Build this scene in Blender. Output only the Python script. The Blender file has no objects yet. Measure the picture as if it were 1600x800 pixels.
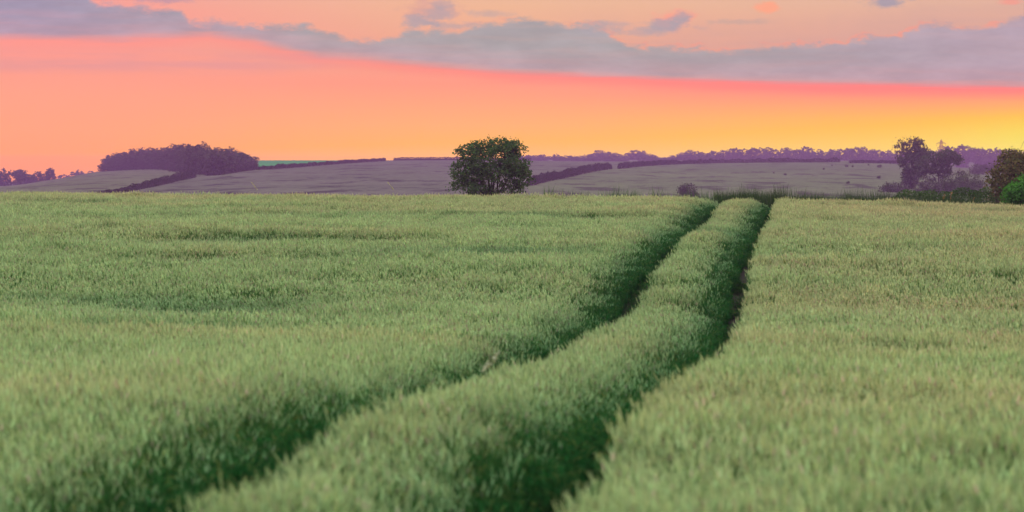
import bpy, math, random
import numpy as np
from mathutils import Matrix, Vector, Euler

C = bpy.context.scene
COL = C.collection
F = 85 / 36 * 1600            # focal length in photograph pixels
CAMZ = 2.5                    # eye height above the datum
PITCH = math.atan(125 / F)
R = math.radians

# ------------------------------------------------------------------ camera
cd = bpy.data.cameras.new('camera')
cam = bpy.data.objects.new('camera', cd); COL.objects.link(cam)
cam.location = (0, 0, CAMZ); cam.rotation_euler = (math.pi / 2 - PITCH, 0, 0)
cd.lens = 85; cd.sensor_width = 36; cd.clip_end = 12000; cd.clip_start = .1
cd.dof.use_dof = True; cd.dof.focus_distance = 115; cd.dof.aperture_fstop = 2.5
C.camera = cam
C.render.resolution_x = 1024; C.render.resolution_y = 512
C.view_settings.view_transform = 'Standard'; C.view_settings.look = 'None'
C.view_settings.exposure = 0; C.view_settings.gamma = 1
C.render.engine = 'CYCLES'
cy = C.cycles
cy.use_denoising = True
cy.max_bounces = 5; cy.diffuse_bounces = 3; cy.glossy_bounces = 1; cy.transmission_bounces = 3
cy.volume_bounces = 0; cy.transparent_max_bounces = 4
cy.caustics_reflective = False; cy.caustics_refractive = False

# ------------------------------------------------------------------ node helper
class NG:
    def __init__(s, tree): s.t = tree; s.N = tree.nodes; s.L = tree.links
    def put(s, sock, v):
        if isinstance(v, bpy.types.NodeSocket): s.L.new(v, sock)
        elif v is not None: sock.default_value = v
    def m(s, op, a, b=None, c=None, clamp=False):
        n = s.N.new('ShaderNodeMath'); n.operation = op; n.use_clamp = clamp
        s.put(n.inputs[0], a); s.put(n.inputs[1], b); s.put(n.inputs[2], c)
        return n.outputs[0]
    def ss(s, v, a, b):                       # smoothstep a..b -> 0..1
        n = s.N.new('ShaderNodeMapRange'); n.interpolation_type = 'SMOOTHSTEP'
        s.put(n.inputs[0], v); n.inputs[1].default_value = a; n.inputs[2].default_value = b
        if a > b:
            n.inputs[1].default_value = b; n.inputs[2].default_value = a
            n.inputs[3].default_value = 1; n.inputs[4].default_value = 0
        return n.outputs[0]
    def mix(s, f, a, b, mode='MIX'):
        n = s.N.new('ShaderNodeMix'); n.data_type = 'RGBA'; n.blend_type = mode
        s.put(n.inputs[0], f); s.put(n.inputs[6], s.c(a)); s.put(n.inputs[7], s.c(b))
        return n.outputs[2]
    def c(s, v):
        return (*v, 1.0) if isinstance(v, tuple) and len(v) == 3 else v
    def ramp(s, f, pts, col=True):
        n = s.N.new('ShaderNodeValToRGB'); r = n.color_ramp
        while len(r.elements) < len(pts): r.elements.new(.5)
        for e, (p, v) in zip(r.elements, pts):
            e.position = p; e.color = (*v, 1) if isinstance(v, tuple) else (v, v, v, 1)
        s.put(n.inputs[0], f); return n.outputs[0]
    def noise(s, vec, scale=1, detail=3, rough=.5, dist=0.0):
        n = s.N.new('ShaderNodeTexNoise'); s.put(n.inputs['Vector'], vec)
        n.inputs['Scale'].default_value = scale; n.inputs['Detail'].default_value = detail
        n.inputs['Roughness'].default_value = rough; n.inputs['Distortion'].default_value = dist
        return n.outputs[0]
    def xyz(s, x=0, y=0, z=0):
        n = s.N.new('ShaderNodeCombineXYZ')
        for i, v in enumerate((x, y, z)): s.put(n.inputs[i], v)
        return n.outputs[0]
    def sep(s, v):
        n = s.N.new('ShaderNodeSeparateXYZ'); s.put(n.inputs[0], v); return n.outputs
    def scale(s, col, k):
        n = s.N.new('ShaderNodeVectorMath'); n.operation = 'SCALE'
        s.put(n.inputs[0], col); s.put(n.inputs[3], k); return n.outputs[0]

def lin(r, g, b):
    f = lambda v: (v / 255 / 12.92) if v / 255 <= .04045 else ((v / 255 + .055) / 1.055) ** 2.4
    return (f(r), f(g), f(b))

# ------------------------------------------------------------------ sky (world)
SUN_AZ, SUN_EL = R(14.5), R(1.6)
HAZE_D, HAZE_TOP = .00033, 25.0
w = bpy.data.worlds.new('World'); C.world = w; w.use_nodes = True
g = NG(w.node_tree); g.N.clear()
tc = g.N.new('ShaderNodeTexCoord')
X, Y, Z = g.sep(tc.outputs['Generated'])
az = g.m('ARCTAN2', X, Y)
el = g.m('ARCSINE', Z)
P = g.m('MULTIPLY_ADD', az, F, 800.0)          # sky coordinates: azimuth, counted to the right
Q = g.m('MULTIPLY_ADD', el, -F, 275.0)         # elevation, counted downwards
tP = g.m('DIVIDE', P, 1600.0, clamp=True)
# clear sky colours: left, middle, right columns, by elevation
def column(stops):                              # stops (Q, rgb255) from top to bottom of the low sky
    f = g.m('DIVIDE', g.m('ADD', Q, 300.0), 600.0, clamp=True)
    return g.ramp(f, [((q + 300) / 600, lin(*c)) for q, c in stops])
cl = column([(-300, (188, 182, 196)), (-60, (226, 172, 165)), (20, (250, 158, 150)), (85, (251, 156, 146)), (150, (252, 163, 139)), (205, (255, 164, 132)), (265, (255, 159, 122))])
cm = column([(-300, (190, 186, 194)), (-60, (224, 186, 165)), (10, (238, 184, 152)), (80, (236, 168, 146)), (130, (254, 156, 136)), (195, (253, 177, 124)), (250, (254, 186, 96))])
cr = column([(-300, (192, 186, 190)), (-60, (222, 182, 166)), (10, (228, 180, 158)), (90, (230, 160, 146)), (146, (255, 146, 132)), (185, (253, 184, 104)), (245, (250, 212, 56))])
base = g.mix(g.ss(tP, .02, .52), cl, cm)
base = g.mix(g.ss(tP, .45, .92), base, cr)
# yellow glow round the hidden sun
gx = g.m('DIVIDE', g.m('SUBTRACT', P, 1680.0), 200.0); gy = g.m('DIVIDE', g.m('SUBTRACT', Q, 226.0), 40.0)
gl = g.m('EXPONENT', g.m('MULTIPLY', g.m('ADD', g.m('MULTIPLY', gx, gx), g.m('MULTIPLY', gy, gy)), -1.0))
base = g.mix(g.m('MULTIPLY', gl, .95, clamp=True), base, lin(240, 226, 20))
# clouds: coordinates in sky units
cv = g.xyz(g.m('MULTIPLY', P, .01), g.m('MULTIPLY', Q, .03), 0)
n1 = g.noise(cv, .9, 5, .6)
n2 = g.noise(g.xyz(g.m('MULTIPLY', P, .01), g.m('MULTIPLY', Q, .018), 4.0), 2.6, 5, .62)
n3 = g.noise(g.xyz(g.m('MULTIPLY', P, .004), g.m('MULTIPLY', Q, .05), 9.0), 1.0, 4, .55)
def edge(pts):                                   # cloud edge elevation as a function of azimuth
    n = g.ramp(tP, [(p / 1600, (q + 100) / 300) for p, q in pts])
    return g.m('MULTIPLY_ADD', n, 300.0, -100.0)
lo = edge([(0, 67), (190, 66), (330, 60), (400, 70), (500, 92), (650, 104), (820, 117), (1000, 124), (1200, 131), (1420, 137), (1600, 139)])
up = edge([(0, -80), (110, -25), (160, 8), (290, 20), (300, 34), (380, 38), (480, 40), (550, 62), (620, 60), (640, 48), (700, 48), (820, 30), (930, 42), (985, 72), (1120, 76), (1260, 72), (1400, 54), (1430, 42), (1530, 46), (1560, 38), (1600, 26)])
dl = g.m('SUBTRACT', g.m('ADD', lo, g.m('MULTIPLY', g.m('SUBTRACT', n3, .5), 10.0)), Q)        # >0 above lower edge
du = g.m('SUBTRACT', Q, g.m('ADD', up, g.m('MULTIPLY', g.m('SUBTRACT', n2, .5), 30.0)))       # >0 below upper edge
n4 = g.noise(g.xyz(g.m('MULTIPLY', P, .03), g.m('MULTIPLY', Q, .07), 2.0), 1.6, 5, .65)
n5 = g.noise(g.xyz(g.m('MULTIPLY', P, .006), g.m('MULTIPLY', Q, .09), 5.0), 1.0, 5, .6)
du = g.m('ADD', du, g.m('MULTIPLY', g.m('SUBTRACT', n4, .5), 22.0))
dl = g.m('ADD', dl, g.m('MULTIPLY', g.m('SUBTRACT', n5, .5), 14.0))
band = g.m('MULTIPLY', g.ss(dl, -5, 13), g.ss(du, -5, 10))
band = g.m('MULTIPLY', band, g.m('MULTIPLY_ADD', g.ss(n5, .25, .6), .12, .88))
ccol = g.mix(g.ss(tP, 0, .35), lin(166, 155, 180), lin(174, 167, 172))
ccol = g.mix(g.ss(tP, .6, 1), ccol, lin(182, 163, 178))
ccol = g.mix(g.m('MULTIPLY', g.ss(dl, 50, 0), .55), ccol, lin(200, 158, 172))
ccol = g.mix(g.ss(n1, .3, .75), g.scale(ccol, .90), g.scale(ccol, 1.07))
# lit rims
rim_low = g.m('MULTIPLY', g.m('MULTIPLY', g.ss(dl, -22, 0), g.ss(dl, 9, 1)), g.ss(tP, -.25, .9))
sky = g.mix(g.m('MULTIPLY', rim_low, .8), base, lin(255, 128, 132))
rim_up = g.m('MULTIPLY', g.m('MULTIPLY', g.ss(du, -5, -1), g.ss(du, 3.5, 0)), g.m('MULTIPLY', g.ss(n1, .42, .62), g.ss(tP, .2, .75)))
haze_veil = g.m('MULTIPLY', g.m('MULTIPLY', g.ss(du, -60, -2), g.ss(P, 820, 1120)), g.m('MULTIPLY', g.m('MULTIPLY_ADD', n5, .7, .1), g.ss(dl, -5, 12)))
sky = g.mix(haze_veil, sky, lin(208, 166, 160))
sky = g.mix(band, sky, ccol)
sky = g.mix(g.m('MULTIPLY', rim_up, .45), sky, lin(255, 150, 128))
def puff(x, y, rx, ry, col, op, soft=.9, fr=1.3):          # a small separate cloud
    a = g.m('DIVIDE', g.m('SUBTRACT', P, float(x)), float(rx)); b = g.m('DIVIDE', g.m('SUBTRACT', Q, float(y)), float(ry))
    d = g.m('SQRT', g.m('ADD', g.m('MULTIPLY', a, a), g.m('MULTIPLY', b, b)))
    d = g.m('ADD', d, g.m('MULTIPLY', g.m('SUBTRACT', n2, .5), fr * 1.6))
    d = g.m('ADD', d, g.m('MULTIPLY', g.m('SUBTRACT', n4, .5), 1.3))
    return g.m('MULTIPLY', g.ss(d, 1.15, 1.15 - soft), op), col
grey, pink = lin(172, 162, 172), lin(250, 150, 138)
for args in ((672, 18, 44, 26, lin(216, 162, 156), .7), (656, 36, 34, 13, grey, .75), (684, 24, 26, 15, grey, .6), (690, 8, 22, 9, grey, .4), (706, 42, 46, 9, grey, .55), (764, 22, 34, 7, grey, .45), (930, 46, 46, 12, grey, .45),
             (1052, 34, 34, 22, lin(250, 158, 142), .75), (1043, 42, 44, 13, grey, .8), (1062, 34, 17, 16, grey, .75), (1020, 50, 50, 8, grey, .5),
             (1195, 15, 24, 9, lin(255, 165, 135), .8), (1376, 7, 48, 12, lin(160, 154, 172), .85), (1564, 10, 22, 5, pink, .6),
             (1150, 36, 50, 6, lin(190, 164, 160), .5), (270, -2, 80, 14, lin(190, 150, 168), .8), (960, 40, 30, 8, grey, .5)):
    f_, c_ = puff(*args); sky = g.mix(f_, sky, c_)
veil = g.m('MULTIPLY', g.m('MULTIPLY', g.ss(Q, 72, 96), g.ss(Q, 124, 104)), g.m('MULTIPLY', g.ss(P, 700, 300), g.ss(n3, .3, .62)))
sky = g.mix(g.m('MULTIPLY', veil, .6), sky, lin(222, 152, 158))
# the clear Nishita sky shows overhead, through thin high veil
nish = g.N.new('ShaderNodeTexSky'); nish.sky_type = 'NISHITA'; nish.sun_disc = False
nish.sun_elevation = SUN_EL; nish.sun_rotation = SUN_AZ; nish.dust_density = 2.0
high = g.m('MULTIPLY', g.ss(el, R(7), R(40)), 1.0)
over = g.mix(1.0, lin(238, 240, 246), g.scale(nish.outputs[0], .12), 'ADD')
sky = g.mix(high, sky, g.scale(over, 2.0))
# air between the camera and the sky: longest near the horizon
elc = g.m('MAXIMUM', g.m('TANGENT', el), .0085)
thick = g.m('MULTIPLY', g.m('DIVIDE', HAZE_TOP, elc), HAZE_D)
bgn = g.N.new('ShaderNodeBackground')
air = g.scale(g.mix(0.0, (.21, .125, .36), (0, 0, 0)), g.m('SUBTRACT', 1.0, g.m('EXPONENT', g.m('MULTIPLY', thick, -1.0))))
sky = g.scale(g.mix(1.0, sky, air, 'SUBTRACT'), g.m('EXPONENT', thick))
vm = g.N.new('ShaderNodeVectorMath'); vm.operation = 'MAXIMUM'; g.put(vm.inputs[0], sky); vm.inputs[1].default_value = (0, 0, 0)
g.put(bgn.inputs[0], vm.outputs[0]); bgn.inputs[1].default_value = 1.0
wo = g.N.new('ShaderNodeOutputWorld'); g.L.new(bgn.outputs[0], wo.inputs[0])
w.cycles.sampling_method = 'MANUAL'; w.cycles.sample_map_resolution = 1024

# ------------------------------------------------------------------ sun, almost down behind the right-hand hill
sl = bpy.data.lights.new('sun', 'SUN'); sl.energy = 2.0; sl.angle = R(1.2); sl.color = (1, .55, .28)
sun = bpy.data.objects.new('sun', sl); COL.objects.link(sun)
sv = Vector((math.sin(SUN_AZ) * math.cos(SUN_EL), math.cos(SUN_AZ) * math.cos(SUN_EL), math.sin(SUN_EL)))
sun.rotation_euler = sv.to_track_quat('Z', 'Y').to_euler(); sun.location = (40, 60, 60)

# ------------------------------------------------------------------ generic helpers
rng = np.random.default_rng(7)
random.seed(7)

def hash2(ix, iy, seed):
    h = (ix.astype(np.int64) * 374761393 + iy.astype(np.int64) * 668265263 + seed * 1442695041) & 0xffffffff
    h = ((h ^ (h >> 13)) * 1274126177) & 0xffffffff
    return ((h ^ (h >> 16)) & 0xffff) / 65535.0
def vnoise(x, y, seed=0):
    x = np.asarray(x, float); y = np.asarray(y, float)
    ix = np.floor(x); iy = np.floor(y); fx = x - ix; fy = y - iy
    fx = fx * fx * (3 - 2 * fx); fy = fy * fy * (3 - 2 * fy)
    a = hash2(ix, iy, seed); b = hash2(ix + 1, iy, seed); c = hash2(ix, iy + 1, seed); d = hash2(ix + 1, iy + 1, seed)
    return (a * (1 - fx) + b * fx) * (1 - fy) + (c * (1 - fx) + d * fx) * fy

def mesh(name, V, Fc, mats=(), col=None, smooth=False):
    """V (n,3) array, Fc list of tuples or an (m,k) array"""
    me = bpy.data.meshes.new(name)
    V = np.asarray(V, np.float32)
    if isinstance(Fc, np.ndarray):
        k = Fc.shape[1]; m = len(Fc)
        me.vertices.add(len(V)); me.vertices.foreach_set('co', V.ravel())
        me.loops.add(m * k); me.loops.foreach_set('vertex_index', Fc.astype(np.int32).ravel())
        me.polygons.add(m); me.polygons.foreach_set('loop_start', np.arange(0, m * k, k, dtype=np.int32))
        me.update(calc_edges=True); me.validate()
    else:
        me.from_pydata([tuple(map(float, v)) for v in V], [], [tuple(map(int, f)) for f in Fc]); me.update()
    if col is not None:
        a = me.color_attributes.new('col', 'FLOAT_COLOR', 'POINT')
        c4 = np.ones((len(V), 4), np.float32); c4[:, :3] = col
        a.data.foreach_set('color', c4.ravel())
    for m_ in mats: me.materials.append(m_)
    if smooth: me.polygons.foreach_set('use_smooth', np.ones(len(me.polygons), bool))
    return me

def link(name, me, parent=None):
    o = bpy.data.objects.new(name, me); COL.objects.link(o)
    if parent: o.parent = parent
    return o
def tag(o, label=None, cat=None, group=None, kind=None):
    for k, v in (('label', label), ('category', cat), ('group', group), ('kind', kind)):
        if v: o[k] = v
    return o
def thing(name, loc, label, cat, group=None, rz=0):
    o = bpy.data.objects.new(name, None); COL.objects.link(o)
    o.empty_display_size = .3
    o.location = loc; o.rotation_euler = (0, 0, rz)
    return tag(o, label, cat, group)
def dup(root, loc, rz, sc, label, group):
    r = root.copy(); COL.objects.link(r); r.location = loc; r.rotation_euler = (0, 0, rz); r.scale = sc
    tag(r, label, None, group)
    for ch in root.children:
        c = ch.copy(); COL.objects.link(c); c.parent = r
    return r

# ------------------------------------------------------------------ materials
def material(name):
    m = bpy.data.materials.new(name); m.use_nodes = True
    n = NG(m.node_tree); n.N.clear()
    out = n.N.new('ShaderNodeOutputMaterial'); return m, n, out
def attr(n, name, typ='GEOMETRY'):
    a = n.N.new('ShaderNodeAttribute'); a.attribute_name = name; a.attribute_type = typ; return a
def leafy(name, trans=.35, rough=.6, dark=None, light=None, inst=False):
    """two-sided plant material; colour from the mesh's own leaf colours"""
    m, n, out = material(name)
    col = attr(n, 'col').outputs[0]
    if inst:
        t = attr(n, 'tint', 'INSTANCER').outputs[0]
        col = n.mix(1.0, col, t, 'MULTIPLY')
        oi = n.N.new('ShaderNodeObjectInfo')
        col = n.scale(col, n.m('MULTIPLY_ADD', oi.outputs['Random'], .3, .85))
    d = n.N.new('ShaderNodeBsdfDiffuse'); n.put(d.inputs[0], col)
    t = n.N.new('ShaderNodeBsdfTranslucent'); n.put(t.inputs[0], n.mix(1.0, col, (1.15, 1.1, .7), 'MULTIPLY'))
    mx = n.N.new('ShaderNodeMixShader'); mx.inputs[0].default_value = trans
    n.L.new(d.outputs[0], mx.inputs[1]); n.L.new(t.outputs[0], mx.inputs[2])
    n.L.new(mx.outputs[0], out.inputs[0]); return m
def plain(name, c1, c2, scale=3, rough=.9, vec_scale=(1, 1, 1), detail=5, bump=0.0):
    m, n, out = material(name)
    geo = n.N.new('ShaderNodeNewGeometry'); x, y, z = n.sep(geo.outputs['Position'])
    v = n.xyz(n.m('MULTIPLY', x, vec_scale[0]), n.m('MULTIPLY', y, vec_scale[1]), n.m('MULTIPLY', z, vec_scale[2]))
    nz = n.noise(v, scale, detail, .6)
    b = n.N.new('ShaderNodeBsdfPrincipled'); b.inputs['Roughness'].default_value = rough
    b.inputs['Specular IOR Level'].default_value = .2
    n.put(b.inputs['Base Color'], n.mix(n.ss(nz, .3, .7), c1, c2))
    if bump:
        bp = n.N.new('ShaderNodeBump'); bp.inputs['Strength'].default_value = bump; n.put(bp.inputs['Height'], nz)
        n.L.new(bp.outputs[0], b.inputs['Normal'])
    n.L.new(b.outputs[0], out.inputs[0]); return m
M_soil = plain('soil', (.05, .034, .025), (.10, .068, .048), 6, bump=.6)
M_meadow = plain('valley_grass', (.06, .08, .03), (.10, .11, .05), .08)
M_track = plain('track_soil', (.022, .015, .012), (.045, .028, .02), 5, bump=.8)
M_bark = plain('bark', (.03, .024, .018), (.07, .055, .042), 9, vec_scale=(1, 1, .25), bump=.5)
M_leaf = leafy('leaf', .3)
M_crop = leafy('barley', .3, inst=True)
M_glare_steel = plain('sun_glare_steel', (.55, .22, .10), (.6, .26, .12), 2, .6)  # pylon steel with orange sun glare put into its colour
M_wood = plain('weathered_pole', (.10, .075, .055), (.15, .11, .08), 6, vec_scale=(1, 1, .2))
M_cable = plain('steel_cable', (.22, .16, .12), (.26, .19, .14), 2, .5)

def field_mat(name, c1, c2, c3, rot):
    """ripe crop seen from far: soft patches, combed streaks and thin drill lines"""
    m, n, out = material(name)
    geo = n.N.new('ShaderNodeNewGeometry'); x, y, z = n.sep(geo.outputs['Position'])
    ca, sa = math.cos(rot), math.sin(rot)
    u = n.m('ADD', n.m('MULTIPLY', x, ca), n.m('MULTIPLY', y, sa))
    v = n.m('SUBTRACT', n.m('MULTIPLY', y, ca), n.m('MULTIPLY', x, sa))
    big = n.noise(n.xyz(n.m('MULTIPLY', u, .008), n.m('MULTIPLY', v, .012), 0), 1, 4, .6)
    st = n.noise(n.xyz(n.m('MULTIPLY', u, .07), n.m('MULTIPLY', v, .022), 3), 1, 6, .68, .4)
    fine = n.noise(n.xyz(n.m('MULTIPLY', u, .25), n.m('MULTIPLY', v, .16), 7), 1, 3, .7)
    col = n.mix(n.ss(big, .3, .7), c1, c2)
    col = n.mix(n.m('MULTIPLY', n.ss(st, .52, .62), .85), col, c3)
    col = n.mix(n.ss(fine, .3, .75), n.scale(col, .64), n.scale(col, 1.02))
    d = n.N.new('ShaderNodeBsdfDiffuse'); n.put(d.inputs[0], col); n.L.new(d.outputs[0], out.inputs[0])
    return m
M_hillA = field_mat('hill_barley', (.125, .125, .075), (.16, .15, .095), (.04, .038, .03), .25)
M_hillB = field_mat('hill_wheat', (.115, .11, .08), (.145, .135, .1), (.03, .027, .026), -.18)
M_hillC = field_mat('hill_pasture', (.12, .13, .075), (.155, .165, .09), (.06, .055, .042), .05)
M_green = field_mat('green_crop', (.04, .24, .08), (.06, .28, .10), (.035, .19, .06), .1)

# ------------------------------------------------------------------ terrain
def slope(py): return math.tan(math.atan((400 - py) / F) - PITCH)
CROP = .78
near_D = np.array([-400, -50, 0, 8, 11.5, 14.5, 16, 19, 22, 24, 27, 30, 33, 38, 43, 46.5, 50, 55, 62, 70, 76, 83, 90, 97, 103, 112, 125, 150, 180, 250, 320, 420, 520, 650.])
near_T = np.array([-3.0, -1.9, -1.65, -1.6, -1.59, -1.585, -1.62, -1.70, -1.78, -1.90, -2.0, -2.08, -2.11, -2.25, -2.32, -2.16, -1.88, -1.66, -1.43, -1.33, -1.27, -1.1, -.97, -.90, -.93, -1.1, -1.35, -1.62, -1.85, -3.7, -5.7, -7.4, -7.2, -5.9]) - CROP
col_u = np.array([-800, 0, 80, 160, 230, 300, 400, 500, 600, 700, 820, 960, 1100, 1300, 1410, 1500, 1600, 2400.])
sky_y = np.array([305, 291, 281, 267.5, 262, 259, 250.5, 250.5, 250.5, 250, 251, 252, 252, 251, 254, 262, 266, 280.])
def pchipish(x, xp, fp):
    """monotone-ish cubic through (xp, fp)"""
    x = np.asarray(x, float); h = np.diff(xp); d = np.diff(fp) / h
    mm = np.empty_like(fp); mm[1:-1] = np.where(d[:-1] * d[1:] > 0, 2 * d[:-1] * d[1:] / (d[:-1] + d[1:] + 1e-12), 0); mm[0] = d[0]; mm[-1] = d[-1]
    i = np.clip(np.searchsorted(xp, x) - 1, 0, len(h) - 1); t = (np.clip(x, xp[0], xp[-1]) - xp[i]) / h[i]
    return ((2*t**3-3*t**2+1)*fp[i] + (t**3-2*t**2+t)*h[i]*mm[i] + (-2*t**3+3*t**2)*fp[i+1] + (t**3-t**2)*h[i]*mm[i+1])
sl_ = np.vectorize(slope)
def H(x, y):
    """ground height (datum = camera height CAMZ above 0)"""
    x = np.asarray(x, float); y = np.asarray(y, float)
    zn = pchipish(np.minimum(y, 650), near_D, near_T)
    # the crest falls a little towards the right; soft swells across the field
    k = np.clip(y / 95, 0, 1.3) * np.clip((300 - y) / 150, 0, 1)
    zn = zn - k * (np.clip(x - 2, -40, 0) * .0062 + np.clip(x - 7, 0, 40) * .030)
    fieldw = np.clip((y - 6) / 10, 0, 1) * np.clip((130 - y) / 30, 0, 1)
    zn = zn + fieldw * ((vnoise(x / 7.0, y / 4.2, 3) - .5) * .20 + (vnoise(x / 3.1, y / 2.0, 5) - .5) * .05)
    u = 800 + F * x / np.maximum(y, 400.)
    ys = pchipish(np.clip(u, -800, 2400), col_u, sky_y)
    z16 = sl_(ys) * 1600
    t = np.clip((y - 650) / 950, 0, 1)
    zf = -5.9 + (z16 + 5.9) * t + 1.2 * np.sin(math.pi * t)
    # behind the skyline: dip, then the far country
    back = np.clip((y - 1600) / 180, 0, 1); back = back * back * (3 - 2 * back)
    zfar = np.where(u > 700, slope(253) * y, slope(283) * y)
    blend = np.clip((u - 600) / 220, 0, 1)
    zfar = slope(284) * y * (1 - blend) + slope(246) * y * blend
    far_t = np.clip((y - 1900) / 1000, 0, 1); far_t = far_t * far_t * (3 - 2 * far_t)
    dip = z16 - back * 5
    zb = dip * (1 - far_t) + np.minimum(zfar, dip + 26) * far_t
    zz = np.where(y < 650, zn, np.where(y < 1600, zf, zb))
    zz = zz + np.clip((y - 600) / 200, 0, 1) * np.clip((1500 - y) / 200, 0, 1) * (vnoise(x / 90, y / 120, 11) - .5) * 1.6
    return CAMZ + zz
def ray(px, py):
    xc = (px - 800) / F; yc = (400 - py) / F
    cp, sp = math.cos(PITCH), math.sin(PITCH)
    return xc, cp + yc * sp, -sp + yc * cp
def at(px, py, d0=500, d1=2300):
    """point where the sight line through a photograph pixel meets the ground beyond d0"""
    rx, ry, rz = ray(px, py)
    D = np.arange(d0, d1, 2.0); xs = rx / ry * D; zs = CAMZ + rz / ry * D
    h = H(xs, D); hit = np.nonzero(zs <= h)[0]
    i = hit[0] if len(hit) else int(np.argmin(zs - h))
    return float(xs[i]), float(D[i]), float(h[i])
def px_at(px, D): return (px - 800) / F * D       # lateral position of an azimuth at distance D
def zpx(py, D): return CAMZ + slope(py) * D       # height of a sight line at distance D

# boundaries on the hill (followed by hedges)
hedge_AB_px = [(150, 306), (200, 299), (240, 291), (275, 283), (305, 276), (335, 274)]
hedge_AB2_px = [(335, 274.5), (365, 269), (400, 264), (440, 262), (500, 257.5), (560, 253.5), (603, 251.5)]
hedge_BC_px = [(826, 291), (850, 284), (890, 276), (925, 268), (955, 264)]
hedge_BC2_px = [(966, 264), (1000, 260), (1050, 257), (1120, 254.2), (1200, 252.8), (1313, 252.2)]
ab = [at(*p) for p in hedge_AB_px]; ab2 = [at(*p) for p in hedge_AB2_px]
bc = [at(*p) for p in hedge_BC_px]; bc2 = [at(*p) for p in hedge_BC2_px]
lineAB = np.array([p[:2] for p in ab + ab2[1:]]); lineBC = np.array([p[:2] for p in bc + bc2])
uAB = 800 + F * lineAB[:, 0] / lineAB[:, 1]; uBC = 800 + F * lineBC[:, 0] / lineBC[:, 1]

def grid_mesh(xs, ys):
    """xs (r,c), ys (r,c) -> V, quads, centres"""
    r, c = xs.shape
    V = np.stack([xs, ys, H(xs, ys)], -1).reshape(-1, 3)
    i = np.arange(r * c).reshape(r, c)
    Q = np.stack([i[:-1, :-1], i[:-1, 1:], i[1:, 1:], i[1:, :-1]], -1).reshape(-1, 4)
    return V, Q
def submesh(V, Q, mask):
    q = Q[mask]; used = np.unique(q); mp = np.zeros(len(V), int); mp[used] = np.arange(len(used))
    return V[used], mp[q]

# near ground: the barley field's soil, fine grid
TRM = .1225; OFF_L, OFF_R = -3.06, -1.14          # the visible right edges of the two wheel tracks
yy = np.concatenate([np.arange(-60, 6, 3.0), np.arange(6, 130, .5)]); xx = np.arange(-70, 70.1, 1.0)
gx_, gy_ = np.meshgrid(xx, yy)
V, Q = grid_mesh(gx_, gy_)
ground = tag(link('field_soil', mesh('field_soil', V, Q, [M_soil], smooth=True)), 'bare dark soil of the barley field', None, None, 'structure')
# wider ground: one sheet to the horizon
ys_ = np.concatenate([np.linspace(-400, -60, 12), np.linspace(-60, 129.5, 20)[1:], np.linspace(129.5, 650, 70)[1:], np.linspace(650, 1600, 240)[1:], np.linspace(1600, 1800, 20)[1:], np.linspace(1800, 3150, 50)[1:]])
ss_ = np.linspace(-1, 1, 321)
wid = np.where(ys_ < 129.5, 70.0, 70 + (ys_ - 129.5) * .33); wid = np.where(ys_ < -60, 70 + (-60 - ys_) * .8, wid)
# outside the near field the sheet is continued sideways
gx_ = ss_[None, :] * wid[:, None]; gy_ = np.repeat(ys_[:, None], len(ss_), 1)
V, Q = grid_mesh(gx_, gy_)
cen = V[Q].mean(1); uc = 800 + F * cen[:, 0] / np.maximum(cen[:, 1], 1); yc = cen[:, 1]
nearf = (yc > -60) & (yc < 129.5)
dAB = np.interp(uc, uAB, lineAB[:, 1], left=-1, right=1e9)
dBC = np.interp(uc, uBC, lineBC[:, 1], left=-1, right=1e9)
hill = (yc > 560) & (yc < 1640)
fA = hill & (uc < uAB[-1]) & (yc > dAB) & (uc < 402) & (uc > -700)
fG = hill & (uc >= 402) & (uc < uAB[-1]) & (yc > dAB)
fC = hill & (uc > uBC[0]) & (yc < dBC) & ~fA & (uc < 2300)
fB = hill & ~fA & ~fG & ~fC & (uc > uAB[0])
fC2 = hill & (uc > 1313) & fC
rest = ~nearf & ~fA & ~fB & ~fC & ~fG
for nm, msk, mt, lb in (('ground', rest, M_meadow, 'grassy valley floor and far ground'),
                        ('hill_field', fA, M_hillA, 'pale field on the rounded hill below the copse'),
                        ('hill_field', fB, M_hillB, 'wide grey field rising to the middle skyline behind the lone tree'),
                        ('hill_field', fC, M_hillC, 'sloping field under the long hedge on the right'),
                        ('green_field', fG, M_green, 'bright green strip of crop on the skyline right of the copse')):
    v, q = submesh(V, Q, msk)
    tag(link(nm, mesh(nm, v, q, [mt], smooth=True)), lb, None, None, 'structure')
# side skirts of the near field (continues left and right of the fine grid)
for s in (-1, 1):
    xs = np.array([70, 90, 130, 200, 320.]) * s; ys2 = np.linspace(-60, 129.5, 40)
    a, b = np.meshgrid(xs, ys2); v, q = grid_mesh(a, b)
    if s < 0: q = q[:, ::-1]
    tag(link('field_soil', mesh('field_soil', v, q, [M_soil], smooth=True)), 'bare dark soil beside the barley field', None, None, 'structure')

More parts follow.
